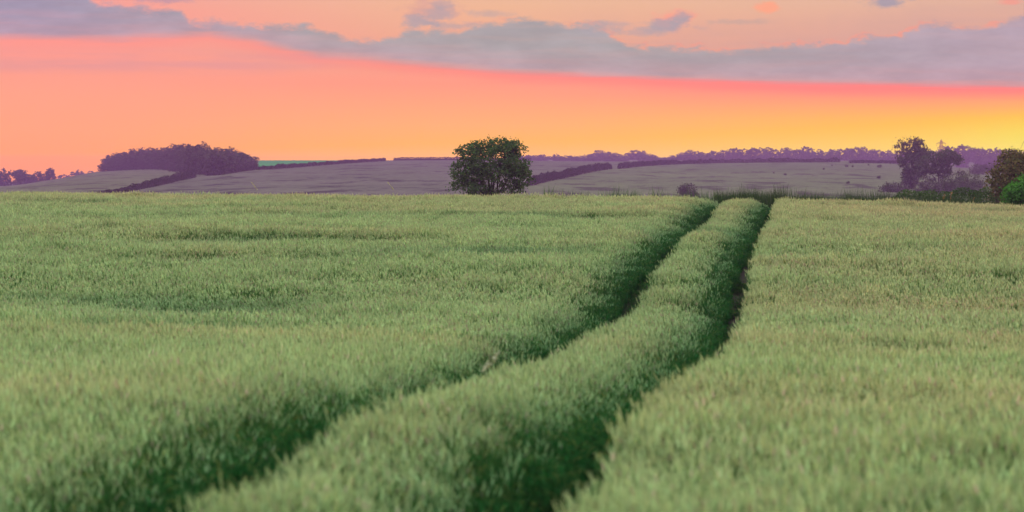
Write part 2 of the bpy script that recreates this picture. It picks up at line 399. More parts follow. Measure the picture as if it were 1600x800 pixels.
# wheel tracks: bare soil in the two gaps, a little sunk between the rows
def trk(off, y):
    """lateral position of a track's right edge; the right track bows out a little in the hollow"""
    y = np.asarray(y, float)
    return off + TRM * y + (np.exp(-((y - 34) / 10.0) ** 2) * .19 if off == OFF_R else 0)
GAPS = {OFF_L: .63, OFF_R: .54}
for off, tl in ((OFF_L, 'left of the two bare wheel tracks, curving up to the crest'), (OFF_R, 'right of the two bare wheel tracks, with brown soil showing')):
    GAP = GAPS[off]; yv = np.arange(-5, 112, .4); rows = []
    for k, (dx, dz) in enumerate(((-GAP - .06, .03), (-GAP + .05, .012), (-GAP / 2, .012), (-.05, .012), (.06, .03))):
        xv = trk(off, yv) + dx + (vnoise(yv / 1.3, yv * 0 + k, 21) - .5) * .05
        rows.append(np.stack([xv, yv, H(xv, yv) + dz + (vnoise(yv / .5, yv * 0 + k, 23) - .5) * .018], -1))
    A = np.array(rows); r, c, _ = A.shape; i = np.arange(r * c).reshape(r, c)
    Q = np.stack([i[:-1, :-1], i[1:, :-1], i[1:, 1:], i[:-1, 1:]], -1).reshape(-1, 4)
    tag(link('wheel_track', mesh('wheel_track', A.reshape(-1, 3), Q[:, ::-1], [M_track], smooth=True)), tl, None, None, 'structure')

# ------------------------------------------------------------------ barley
def ribbon(pts, widths, side):
    """flat strip along pts; returns verts, quads"""
    pts = np.array(pts); side = np.array(side); n = len(pts); V = []
    for p, w_ in zip(pts, widths): V += [p - side * w_ / 2, p + side * w_ / 2]
    return V, [(2*i, 2*i+1, 2*i+3, 2*i+2) for i in range(n - 1)]
def clump(n, rad, kind, r, edge=False, ears=True):
    """a tuft of barley plants; kind 'near' has awned ears leaf by leaf, 'far' is lighter"""
    V, Fq, Cc = [], [], []
    def add(v, f, c0, c1=None):
        b = len(V); V.extend(v); Fq.extend([tuple(b + k for k in q) for q in f])
        c1 = c0 if c1 is None else c1
        for i in range(len(v)):
            t = i / max(1, len(v) - 1); Cc.append([c0[k] * (1 - t) + c1[k] * t for k in range(3)])
    for _ in range(n):
        a = r.uniform(0, 6.283); d = rad * math.sqrt(r.uniform(0, 1))
        x0, y0 = d * math.cos(a), d * math.sin(a)
        hgt = r.gauss(.66, .045); la = r.uniform(0, 6.283); lean = r.uniform(0, .08)
        dx, dy = math.cos(la) * lean, math.sin(la) * lean
        side = (-math.sin(la), math.cos(la), 0)
        g_ = r.uniform(.75, 1.25)
        stem0 = (.05 * g_, .10 * g_, .04 * g_); stem1 = (.13 * g_, .22 * g_, .075 * g_)
        top = np.array([x0 + dx, y0 + dy, hgt])
        pts = [(x0, y0, 0), (x0 + dx * .35, y0 + dy * .35, hgt * .55), tuple(top)]
        sw = .006 if kind == 'near' else .010
        v, f = ribbon(pts, [sw, sw, sw * .8], side); add(v, f, stem0, stem1)
        for k in range(6 if not ears else 3 if kind == 'near' else 2):
            fa = r.uniform(0, 6.283); zb = hgt * (r.uniform(.3, .95) if edge else r.uniform(.25, .72)); L = r.uniform(.10, .17)
            cx, cy_ = math.cos(fa), math.sin(fa); bx, by = x0 + dx * zb / hgt * .7, y0 + dy * zb / hgt * .7
            up_ = r.uniform(.5, 1.0)
            pp = [(bx, by, zb), (bx + cx * L * .25, by + cy_ * L * .25, zb + L * .45 * up_), (bx + cx * L * .6, by + cy_ * L * .6, zb + L * .55 * up_), (bx + cx * L * .95, by + cy_ * L * .95, zb + L * .30 * up_)]
            wd = r.uniform(.008, .013) * (1.3 if kind == 'far' else 1)
            v, f = ribbon(pp, [wd * .6, wd, wd * .8, wd * .1], (-cy_, cx, 0))
            lg = r.uniform(.6, 1.3); yel = r.random() < .10
            c = (.17, .15, .05) if yel else (.034 * lg, .112 * lg, .032 * lg)
            add(v, f, c, (c[0] * 1.3, c[1] * 1.25, c[2] * 1.2))
        if not ears or (edge and r.random() < .35): continue
        # ear: flattened spindle, nodding
        nod = r.uniform(.05, .55); na = la + r.gauss(0, .8)
        ax = np.array([math.sin(nod) * math.cos(na), math.sin(nod) * math.sin(na), math.cos(nod)])
        s1 = np.cross(ax, [0, 0, 1.0]); s1 /= np.linalg.norm(s1) + 1e-9; s2 = np.cross(ax, s1)
        EL = r.uniform(.045, .065); w1, w2 = .008, .006
        if kind != 'near': w1, w2 = .010, .008
        e = r.uniform(.82, 1.2); pk = r.random()
        ec = (.44 * e, .50 * e, .26 * e) if pk < .66 else ((.54 * e, .50 * e, .26 * e) if pk < .88 else (.50 * e, .36 * e, .27 * e))
        ring = []
        for t, k in ((0, .35), (.35, 1), (.75, .8)):
            for q in ((1, 0), (0, 1), (-1, 0), (0, -1)):
                ring.append(top + ax * EL * t + (s1 * w1 * q[0] + s2 * w2 * q[1]) * k)
        ring.append(top + ax * EL * 1.05)
        f = [(4*i + j, 4*i + (j+1) % 4, 4*i + 4 + (j+1) % 4, 4*i + 4 + j) for i in range(2) for j in range(4)]
        f += [(8 + j, 8 + (j+1) % 4, 12) for j in range(4)]
        add(ring, f, ec)
        na_ = 12 if kind == 'near' else 5; aw = .0016 if kind == 'near' else .0032
        for k in range(na_):
            t = r.uniform(.1, .9); b0 = top + ax * EL * t; ph = r.uniform(0, 6.283)
            dirv = ax * 1.0 + (s1 * math.cos(ph) + s2 * math.sin(ph)) * r.uniform(.08, .28) + np.array([0, 0, -.05])
            dirv /= np.linalg.norm(dirv); AL = r.uniform(.04, .075)
            sd = np.cross(dirv, [math.cos(ph), math.sin(ph), .3]); sd /= np.linalg.norm(sd) + 1e-9
            add([b0 - sd * aw, b0 + sd * aw, b0 + dirv * AL], [(0, 1, 2)], (.44 * e, .48 * e, .27 * e), (.51 * e, .50 * e, .30 * e))
    return np.array(V), Fq, np.array(Cc)
R_ = random.Random(11)
templates = []
def template(*a, **k):
    V, Fq, Cc = clump(*a, R_, **k)
    o = bpy.data.objects.new('barley_tuft', mesh('barley_tuft', V, Fq, [M_crop], Cc)); templates.append(o); return len(templates) - 1
T_near = [template(16, .105, 'near') for _ in range(6)]
T_far = [template(30, .17, 'far') for _ in range(6)]
T_edge = [template(7, .07, 'near', edge=True) for _ in range(4)]
T_leafy = [template(7, .09, 'near', edge=True, ears=False) for _ in range(5)]

def instancer(name, pts, rot, scl, idx, tint, label, temps):
    me = bpy.data.meshes.new(name); n = len(pts)
    me.vertices.add(n); me.vertices.foreach_set('co', np.asarray(pts, np.float32).ravel())
    for nm, typ, dat, key in (('rot', 'FLOAT_VECTOR', rot, 'vector'), ('scl', 'FLOAT_VECTOR', scl, 'vector'), ('tint', 'FLOAT_VECTOR', tint, 'vector')):
        a = me.attributes.new(nm, typ, 'POINT'); a.data.foreach_set(key, np.asarray(dat, np.float32).ravel())
    a = me.attributes.new('idx', 'INT', 'POINT'); a.data.foreach_set('value', np.asarray(idx, np.int32))
    o = link(name, me)
    gt = bpy.data.node_groups.new(name, 'GeometryNodeTree')
    gt.interface.new_socket('Geometry', in_out='INPUT', socket_type='NodeSocketGeometry')
    gt.interface.new_socket('Geometry', in_out='OUTPUT', socket_type='NodeSocketGeometry')
    N = gt.nodes; L = gt.links
    gi = N.new('NodeGroupInput'); go = N.new('NodeGroupOutput'); iop = N.new('GeometryNodeInstanceOnPoints')
    def na(nm, dt):
        k = N.new('GeometryNodeInputNamedAttribute'); k.data_type = dt; k.inputs[0].default_value = nm; return k.outputs[0]
    jn = N.new('GeometryNodeJoinGeometry')
    for t in reversed(temps):
        oi = N.new('GeometryNodeObjectInfo'); oi.inputs['Object'].default_value = t; oi.inputs['As Instance'].default_value = True
        L.new(oi.outputs['Geometry'], jn.inputs[0])
    L.new(gi.outputs[0], iop.inputs['Points']); L.new(jn.outputs[0], iop.inputs['Instance'])
    iop.inputs['Pick Instance'].default_value = True
    L.new(na('idx', 'INT'), iop.inputs['Instance Index'])
    L.new(na('rot', 'FLOAT_VECTOR'), iop.inputs['Rotation']); L.new(na('scl', 'FLOAT_VECTOR'), iop.inputs['Scale'])
    L.new(iop.outputs[0], go.inputs[0])
    md = o.modifiers.new('plants', 'NODES'); md.node_group = gt
    o['kind'] = 'stuff'; o['label'] = label
    return o

def jitter_grid(x0, x1, y0, y1, s):
    xs = np.arange(x0, x1, s); ys = np.arange(y0, y1, s); a, b = np.meshgrid(xs, ys)
    a = a + rng.uniform(-.45, .45, a.shape) * s; b = b + rng.uniform(-.45, .45, b.shape) * s
    return a.ravel(), b.ravel()
E0, E1 = 9.0, 107.0
def in_view(x, y): return (np.abs(x) < y * .2118 + 2.2 + y * .02)
xn, yn = jitter_grid(-12, 12, E0, 33, .155)
xf, yf = jitter_grid(-28, 28, 33, E1, .255)
k1 = in_view(xn, yn); k2 = in_view(xf, yf)
X_ = np.concatenate([xn[k1], xf[k2]]); Y_ = np.concatenate([yn[k1], yf[k2]])
far = Y_ > 33
eL = X_ - trk(OFF_L, Y_); eR = X_ - trk(OFF_R, Y_)       # distance right of each track's right edge
mg = np.where(far, .16, .10)
strip = np.where(eL < -GAPS[OFF_L] - mg, 0, np.where((eL > mg) & (eR < -GAPS[OFF_R] - mg), 1, np.where(eR > mg, 2, -1)))
ok = strip >= 0
X_, Y_, far, eL, eR, strip = X_[ok], Y_[ok], far[ok], eL[ok], eR[ok], strip[ok]
kindi = np.where(far, rng.choice(T_far, len(X_)), rng.choice(T_near, len(X_)))
# edge rows along the four sides of the tracks
ex, ey, es, ei, ewall = [], [], [], [], []
for off, st0, st1 in ((OFF_L, 0, 1), (OFF_R, 1, 2)):
    for sgn, st, e in ((-1, st0, -GAPS[off]), (1, st1, 0.0)):
        for row in range(3):
            y = np.arange(E0, E1, .085) + rng.uniform(-.04, .04, len(np.arange(E0, E1, .085)))
            x = trk(off, y) + e + sgn * (.03 + row * .085) + rng.uniform(-.035, .035, len(y)) + (vnoise(y / .9, y * 0 + off, 31) - .5) * .10
            k = in_view(x, y); ex.append(x[k]); ey.append(y[k]); es.append(np.full(k.sum(), st))
            c = rng.choice(T_edge, k.sum()); wd = rng.random(k.sum()) < ((.97, .92, .8)[row] if sgn < 0 else (.35, .1, 0)[row])
            c[wd] = rng.choice(T_leafy, wd.sum()); ei.append(c)
            ewall.append(np.full(k.sum(), (3 - row) / 3 * (1 if sgn < 0 else .15)))
# short grass and volunteer tufts on the floor of the tracks
n_edge = sum(len(a) for a in ex)
for off, st0 in ((OFF_L, 0), (OFF_R, 1)):
    y = rng.uniform(E0, E1, 900); y = y[vnoise(y / 2.2, y * 0 + off, 33) > .35]
    x = trk(off, y) - GAPS[off] * rng.uniform(.1, .95, len(y))
    ex.append(x); ey.append(y); es.append(np.full(len(y), st0)); ei.append(rng.choice(T_leafy, len(y))); ewall.append(np.zeros(len(y)))
n_in = len(X_)
X_ = np.concatenate([X_] + ex); Y_ = np.concatenate([Y_] + ey); strip = np.concatenate([strip] + es)
kindi = np.concatenate([kindi] + ei); wall = np.concatenate([np.zeros(n_in)] + ewall)
n = len(X_)
dl_ = np.minimum(np.abs(X_ - trk(OFF_L, Y_) + GAPS[OFF_L]), np.abs(X_ - trk(OFF_R, Y_) + GAPS[OFF_R]))
leftside = ((X_ - trk(OFF_L, Y_) < -GAPS[OFF_L] + .1) & (strip == 0)) | ((X_ - trk(OFF_R, Y_) < -GAPS[OFF_R] + .1) & (strip == 1))
ln_ = np.arange(n) < n_in
sw_ = ln_ & leftside & (rng.random(n) < .95 * np.exp(-(dl_ / .54) ** 3)) 
kindi[sw_] = rng.choice(T_leafy, sw_.sum())
# plants shorten towards the trampled side and vary in soft drifts
hs = 1 + (vnoise(X_ / 2.6, Y_ / 1.1, 41) - .5) * .26 + (vnoise(X_ / .7, Y_ / .5, 42) - .5) * .12 + (vnoise(X_ / 9, Y_ / 3.0, 43) - .5) * .10
hs *= 1 - .34 * np.where(leftside, np.exp(-(dl_ / .46) ** 1.5), 0)
hs *= rng.uniform(.94, 1.06, n)
floor_ = np.arange(n) >= n_in + n_edge
hs[floor_] = rng.uniform(.12, .42, floor_.sum())
lodge = np.clip((vnoise(X_ / 5.5, Y_ / 1.9, 47) - .68) * 4, 0, 1)       # wind-laid hollows
hs *= 1 - .16 * lodge
Zp = H(X_, Y_)
la = vnoise(X_ / 3.5, Y_ / 2.5, 44) * 6.28 + 2.2
lt = .02 + .08 * vnoise(X_ / 1.8, Y_ / 1.2, 45) + .2 * lodge
tx, ty = np.cos(la) * lt * .4 - .06, np.sin(la) * lt - .04
tx = tx + np.where(leftside, .06 * np.exp(-dl_ / .2), 0)
rz = rng.uniform(0, 6.283, n)
rots = np.empty((n, 3), np.float32)
for i in range(n):
    q = Vector((0, 0, 1)).rotation_difference(Vector((tx[i], ty[i], 1)))
    rots[i] = (q.to_matrix() @ Matrix.Rotation(rz[i], 3, 'Z')).to_euler()
wsc = rng.uniform(.95, 1.15, n)
scl = np.stack([wsc, wsc, hs], -1)
patch = vnoise(X_ / 6, Y_ / 3.2, 51); patch2 = vnoise(X_ / 1.7, Y_ / 1.2, 52)
warm = np.clip((X_ - TRM * Y_ + 3) / 8, 0, 1) * .45 + (patch - .5) * .9 + (patch2 - .5) * .4 + np.clip((Y_ - 72) / 25, 0, 1) * .5  # colour drifts, plus low-sun glow painted on towards the crest
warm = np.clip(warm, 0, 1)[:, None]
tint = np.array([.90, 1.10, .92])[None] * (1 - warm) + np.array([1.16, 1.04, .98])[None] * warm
green = np.clip(lodge * .6 + np.where(leftside, np.exp(-(dl_ / .58) ** 2), 0) * .92, 0, .92)[:, None]  # leafy green of sides and hollows; track-side shade deepened in the tint
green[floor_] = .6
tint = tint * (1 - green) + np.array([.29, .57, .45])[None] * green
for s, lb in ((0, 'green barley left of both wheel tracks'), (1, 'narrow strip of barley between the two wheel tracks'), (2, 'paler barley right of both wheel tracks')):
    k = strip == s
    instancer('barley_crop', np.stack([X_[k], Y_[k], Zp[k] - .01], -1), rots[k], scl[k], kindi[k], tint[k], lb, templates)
print('barley instances', n)

# ------------------------------------------------------------------ foliage builders
def leaves(centres, size, r, colours, flat=.0, jit=.35, outward=None):
    """one bent-diamond leaf (2 triangles as a quad) per centre"""
    n = len(centres)
    nrm = r.normal(size=(n, 3)); nrm[:, 2] = nrm[:, 2] * (1 - flat) + flat * 1.2
    if outward is not None: nrm += outward * .9
    nrm /= np.linalg.norm(nrm, axis=1, keepdims=True) + 1e-9
    t = np.cross(nrm, r.normal(size=(n, 3))); t /= np.linalg.norm(t, axis=1, keepdims=True) + 1e-9
    b = np.cross(nrm, t)
    s = size * r.uniform(1 - jit, 1 + jit, (n, 1))
    w_ = s * r.uniform(.5, .8, (n, 1))
    V = np.stack([centres - t * s * .5, centres + b * w_ * .5 - nrm * s * .08, centres + t * s * .6, centres - b * w_ * .5 - nrm * s * .08], 1)
    col = colours[r.integers(0, len(colours), n)] * r.uniform(.75, 1.3, (n, 1))
    return V.reshape(-1, 3), np.arange(n * 4).reshape(n, 4), np.repeat(col, 4, 0)
def tube(path, radii, seg=6):
    path = np.array(path, float); V, Q = [], []
    for i, p in enumerate(path):
        d = path[min(i + 1, len(path) - 1)] - path[max(i - 1, 0)]; d /= np.linalg.norm(d) + 1e-9
        a = np.cross(d, [.3, .9, .1]); a /= np.linalg.norm(a); b = np.cross(d, a)
        for k in range(seg):
            an = 2 * math.pi * k / seg; V.append(p + (a * math.cos(an) + b * math.sin(an)) * radii[i])
    for i in range(len(path) - 1):
        for k in range(seg): Q.append((i*seg + k, i*seg + (k+1) % seg, (i+1)*seg + (k+1) % seg, (i+1)*seg + k))
    return V, Q
def cat(parts):
    V, Q, Cc, b = [], [], [], 0
    for p in parts:
        V.append(np.asarray(p[0], float)); Q.append(np.asarray(p[1]) + b); b += len(p[0])
        if len(p) > 2: Cc.append(p[2])
    return np.concatenate(V), np.concatenate(Q), (np.concatenate(Cc) if Cc else None)
def blob_points(blobs, n, r, shell=.75):
    """points inside a union of ellipsoids (cx,cy,cz,rx,ry,rz), denser near the surface"""
    vol = np.array([b[3] * b[4] * b[5] for b in blobs]) ** (2 / 3); vol /= vol.sum()
    ii = r.choice(len(blobs), n, p=vol); B = np.array(blobs)[ii]
    d = r.normal(size=(n, 3)); d /= np.linalg.norm(d, axis=1, keepdims=True)
    rad = np.where(r.random(n) < shell, r.uniform(.78, 1.04, n), r.uniform(.25, .8, n))[:, None]
    return B[:, :3] + d * B[:, 3:] * rad, d
GREEN = np.array([(.05, .10, .032), (.065, .125, .036), (.038, .08, .03), (.085, .125, .04), (.055, .09, .034)])
DARK = np.array([(.055, .062, .042), (.065, .07, .046), (.045, .05, .036), (.07, .07, .046)])
BROWN = np.array([(.10, .08, .034), (.12, .095, .04), (.075, .07, .03), (.09, .10, .04), (.14, .10, .045)])
LIME = np.array([(.06, .19, .03), (.075, .23, .035), (.045, .14, .025), (.09, .25, .04)])

def clustered(blobs, n_cl, per, cl_r, size, r, colours, shell=.75, flat=.3):
    c, d = blob_points(blobs, n_cl, r, shell)
    o = r.normal(size=(n_cl, per, 3)) * cl_r * np.array([1, 1, .6])
    pts = (c[:, None] + o).reshape(-1, 3); dd = np.repeat(d, per, 0)
    V, Q, col = leaves(pts, size, r, colours, flat, outward=dd * .6)
    k = np.repeat(r.uniform(.65, 1.35, n_cl), per * 4)[:, None]
    return V, Q, col * k, c
def limbs(base, hubs, tips, r, r0, sag=.1):
    """stems from base to hubs, twigs from hubs to the nearest tips"""
    P_ = []
    for h in hubs:
        b = np.array(base) + r.normal(size=3) * r0 * np.array([.8, .8, 0]); h = np.array(h)
        m1 = b * .6 + h * .4 + np.array([(b[0]-h[0]) * .12, (b[1]-h[1]) * .12, np.linalg.norm(h-b) * .05]) + r.normal(size=3) * .03 * np.linalg.norm(h-b)
        m2 = b * .25 + h * .75 + r.normal(size=3) * .04 * np.linalg.norm(h-b)
        P_.append(tube([b, m1, m2, h], [r0, r0 * .75, r0 * .5, r0 * .28], 7))
    hub = np.array(hubs)
    for t in tips:
        i = int(np.argmin(np.linalg.norm(hub - t, axis=1))); a = hub[i] * .9 + np.array(base) * .1
        m = (a + t) / 2 + r.normal(size=3) * .07 * np.linalg.norm(t - a)
        P_.append(tube([a, m, t], [r0 * .28, r0 * .17, r0 * .06], 4))
    return cat(P_)

# ------------------------------------------------------------------ the lone tree beyond the crest
D = 180.0; s = D / F
def lp(px, py, d=0): return np.array([(px - 770) * s, d * s, zpx(py, D) - lone_z])
lone_x = px_at(770, D); lone_z = float(H(lone_x, D))
r = np.random.default_rng(3)
def lb(px, py, rx, ry, d=0, rd=None):
    p = lp(px, py, d); return (*p, rx * s, (rd or rx) * s, ry * s)
blobs = [lb(768, 250, 44, 27, 0, 42), lb(784, 228, 26, 11, -4, 22), lb(770, 228, 38, 11, 5, 30), lb(738, 240, 24, 14, -8, 24), lb(800, 232, 22, 10, 6, 20), lb(733, 270, 26, 19, 0, 28),
         lb(728, 292, 22, 14, 5, 24), lb(748, 297, 22, 11, -12, 18), lb(803, 258, 22, 16, -4, 24), lb(812, 278, 20, 15, 4, 22), lb(797, 288, 18, 10, 14, 18),
         lb(772, 268, 34, 14, -24, 18), lb(822, 270, 9, 7, 2, 9), lb(716, 258, 9, 8, 0, 9), lb(760, 300, 14, 7, 20, 12), lb(806, 297, 14, 6, 0, 12), lb(785, 302, 10, 4, -10, 8)]
Vc, Qc, Cc, cl_c = clustered(blobs, 680, 17, .19, .17, r, GREEN, .84, .35)
# stray sprays beyond the outline
c2, _ = blob_points([tuple(np.array(b) * np.array([1, 1, 1, 1.17, 1.12, 1.17])) for b in blobs], 130, r, 1.0)
V2, Q2, C2 = leaves((c2[:, None] + r.normal(size=(130, 8, 3)) * .13).reshape(-1, 3), .15, r, GREEN)
lone = thing('lone_tree', (lone_x, D, lone_z), 'lone bushy green tree standing just beyond the crest of the barley field', 'tree')
V_, Q_, C_ = cat([(Vc, Qc, Cc), (V2, Q2, C2)])
link('crown', mesh('crown', V_, Q_, [M_leaf], C_), lone)
hubs = [lp(745, 262, -5), lp(765, 250, 8), lp(783, 252, -6), lp(800, 268, 5), lp(735, 282, 8), lp(772, 262, -20), lp(808, 292, 4), lp(755, 240, 0), lp(790, 238, 3)]
V_, Q_, _ = limbs((0, 0, -.15), hubs, cl_c[::5], r, .085)
link('branches', mesh('branches', V_, Q_, [M_bark], smooth=True), lone)
V_, Q_ = tube([(0, 0, -.3), (0.02, 0, .1), (.03, 0, .5), (.06, .02, 1.0)], [.24, .19, .15, .10], 9)
link('trunk', mesh('trunk', V_, Q_, [M_bark], smooth=True), lone)

# ------------------------------------------------------------------ tree variants for the far woods (unit height = 1)
def variant(seed, wide, tall_base, n_cl, per, size, lump, colours=DARK):
    r = np.random.default_rng(seed)
    blobs = [(0, 0, .62, wide * .78, wide * .78, .36), (0, 0, .36, wide * .9, wide * .9, .34), (0, 0, .16, wide * .85, wide * .85, .17)]
    for k in range(lump):
        a = r.uniform(0, 6.28); q = r.uniform(.35, .75) * wide
        blobs.append((q * math.cos(a), q * math.sin(a), r.uniform(tall_base + .1, .88), wide * r.uniform(.25, .42), wide * r.uniform(.25, .42), r.uniform(.09, .16)))
    V, Q, Cl, c = clustered(blobs, n_cl, per, .03, size, r, colours, .8)
    me = mesh('crown', V, Q, [M_leaf], Cl)
    hubs = [(wide * .4 * math.cos(a), wide * .4 * math.sin(a), r.uniform(.5, .7)) for a in (0.3, 1.7, 3.0, 4.4, 5.6)] + [(0, 0, .75)]
    v, q, _ = limbs((0, 0, .12), hubs, c[::max(1, n_cl // 24)], r, .016)
    v2, q2 = tube([(0, 0, -.03), (.005, 0, .1), (0, .004, .3)], [.03, .022, .014], 6)
    v, q, _ = cat([(v, q), (v2, q2)])
    return me, mesh('trunk', v, q, [M_bark], smooth=True)
VAR = {'copse': [variant(20 + k, .36 + .03 * (k % 3), .12, 330, 12, .05, 9) for k in range(5)],
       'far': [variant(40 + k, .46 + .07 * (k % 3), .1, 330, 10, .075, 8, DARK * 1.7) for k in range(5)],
       'bush': [variant(60 + k, .62 + .1 * k, .05, 320, 10, .075, 8) for k in range(3)]}
protos = {}
def plant(kind, k, x, y, z, h, wx, name, label, category, group=None, rz=None):
    key = (kind, k, name); rz = random.uniform(0, 6.28) if rz is None else rz
    if key not in protos:
        o = thing(name, (x, y, z), label, category, group, rz)
        link('crown', VAR[kind][k][0], o); link('trunk', VAR[kind][k][1], o); protos[key] = o
    else:
        o = dup(protos[key], (x, y, z), rz, (1, 1, 1), label, group); o['category'] = category
        if not group and 'group' in o: del o['group']
    o.scale = (h * wx, h * wx, h)
    return o

# copse on the hilltop at the left
def copse_label(row, u):
    a = ('foremost edge', 'middle', 'back')[row]
    b = 'left end' if u < 215 else 'left half' if u < 275 else 'highest part' if u < 335 else 'right end'
    return f'dark leafy tree at the {a} of the hilltop copse, {b}'
front = [at(160, 268.5), at(200, 266), at(240, 265), at(270, 268), at(300, 272), at(330, 276), at(360, 271), at(398, 264)]
fx = np.array([160, 200, 240, 270, 300, 330, 360, 398.]); fd = np.array([p[1] for p in front])
tops_x = [155, 170, 185, 200, 225, 245, 260, 280, 295, 312, 328, 345, 360, 375, 388, 398]
tops_y = [252, 240, 234, 232, 227, 228, 225, 222, 223, 219, 226, 226, 229, 232, 238, 254]
rr = random.Random(5)
for row, (dd, step) in enumerate(((14, 13), (45, 15), (85, 16))):
    u = 163 + row * 5
    while u < 396 - row * 6:
        D = float(np.interp(u, fx, fd)) + dd; x = px_at(u, D); z = float(H(x, D))
        ty_ = float(np.interp(u, tops_x, tops_y)) + rr.uniform(0, 5) + (9 if row == 0 else 0 if row == 1 else 1)
        h = max(5, zpx(ty_, D) - z)
        plant('copse', rr.randrange(5), x, D, z, h, min(2.2, max(.85, 12.5 / h * rr.uniform(.9, 1.15))), 'copse_tree', copse_label(row, u), 'tree', 'trees of the hilltop copse')
        u += step * rr.uniform(.8, 1.15)
# trees behind the hill at the far left edge
for u, ty_, D, h, wx, lb_ in ((-6, 263, 1720, 17, 1.25, 'round dark tree cut by the left edge behind the hill'),
                              (14, 262, 1730, 17.5, 1.3, 'broad dark tree behind the hill at the far left'),
                              (40, 270, 1740, 14, 1.3, 'low round tree next to the broad dark one at far left'),
                              (62, 266, 1750, 14, 1.0, 'peaked small tree behind the hill left of the airy one'),
                              (79, 262, 1760, 15, .8, 'airy tree with sky showing through behind the left hill')):
    x = px_at(u, D); plant('bush' if u in (14, -6) else 'copse', int(abs(u)) % 3, x, D, zpx(ty_, D) - h, h, wx * (.75 if u in (14, -6) else 1.1), 'hill_tree', lb_, 'tree')
for u, ty_, D, h, lb_ in ((49, 273, 2250, 14, 'pale hazy tree just right of the broad dark tree at far left'), (101, 272, 2300, 13, 'low hazy tree right of the airy tree at left'), (122, 266, 2320, 17, 'round hazy tree midway between airy tree and copse'), (143, 267, 2380, 15, 'hazy tree next but one to the left end of the copse'), (152, 268, 2380, 14, 'hazy tree touching the left end of the copse')):
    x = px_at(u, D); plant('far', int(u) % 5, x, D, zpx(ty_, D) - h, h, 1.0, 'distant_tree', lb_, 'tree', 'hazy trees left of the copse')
# far tree line along the right-hand skyline
prof_x = [815, 850, 880, 900, 925, 940, 960, 972, 990, 1010, 1030, 1043, 1055, 1080, 1102, 1110, 1135, 1160, 1190, 1210, 1240, 1265, 1285, 1310, 1335, 1360, 1390, 1420, 1460, 1500, 1530, 1560, 1620]
prof_y = [243, 242, 243, 246, 242, 237, 238, 242, 237, 239, 244, 248, 242, 235, 240, 240, 233, 235, 231, 234, 234, 232, 238, 236, 232, 234, 236, 236, 236, 230, 233, 236, 238]
def sky_label(u):
    for lim, t in ((905, 'just right of the lone tree'), (985, 'over the top end of the sloping hedge'), (1048, 'left of the dip in the skyline'), (1105, 'in the rounded clump right of the dip'),
                   (1200, 'over the left half of the long level hedge'), (1313, 'over the right half of the long level hedge'), (1405, 'over the short low hedge'), (1475, 'behind the tall lacy tree and pylon'), (1545, 'over the pale field right of the pylon')):
        if u < lim: return 'hazy purple tree of the skyline wood ' + t
    return 'hazy purple tree of the skyline wood behind the brown hawthorn'
u = 812
while u < 1640:
    D = rr.uniform(2350, 2650); x = px_at(u, D); z = float(H(x, D))
    ty_ = float(np.interp(u, prof_x, prof_y)); ty_ = 247 + (ty_ - 247) * 1.15 + rr.uniform(-1.0, 2.5)
    h = max(6, zpx(ty_, D) - z + 2)
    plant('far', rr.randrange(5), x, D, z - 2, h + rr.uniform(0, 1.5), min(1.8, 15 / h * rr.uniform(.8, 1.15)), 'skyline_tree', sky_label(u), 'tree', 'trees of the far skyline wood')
    u += rr.uniform(9, 15)

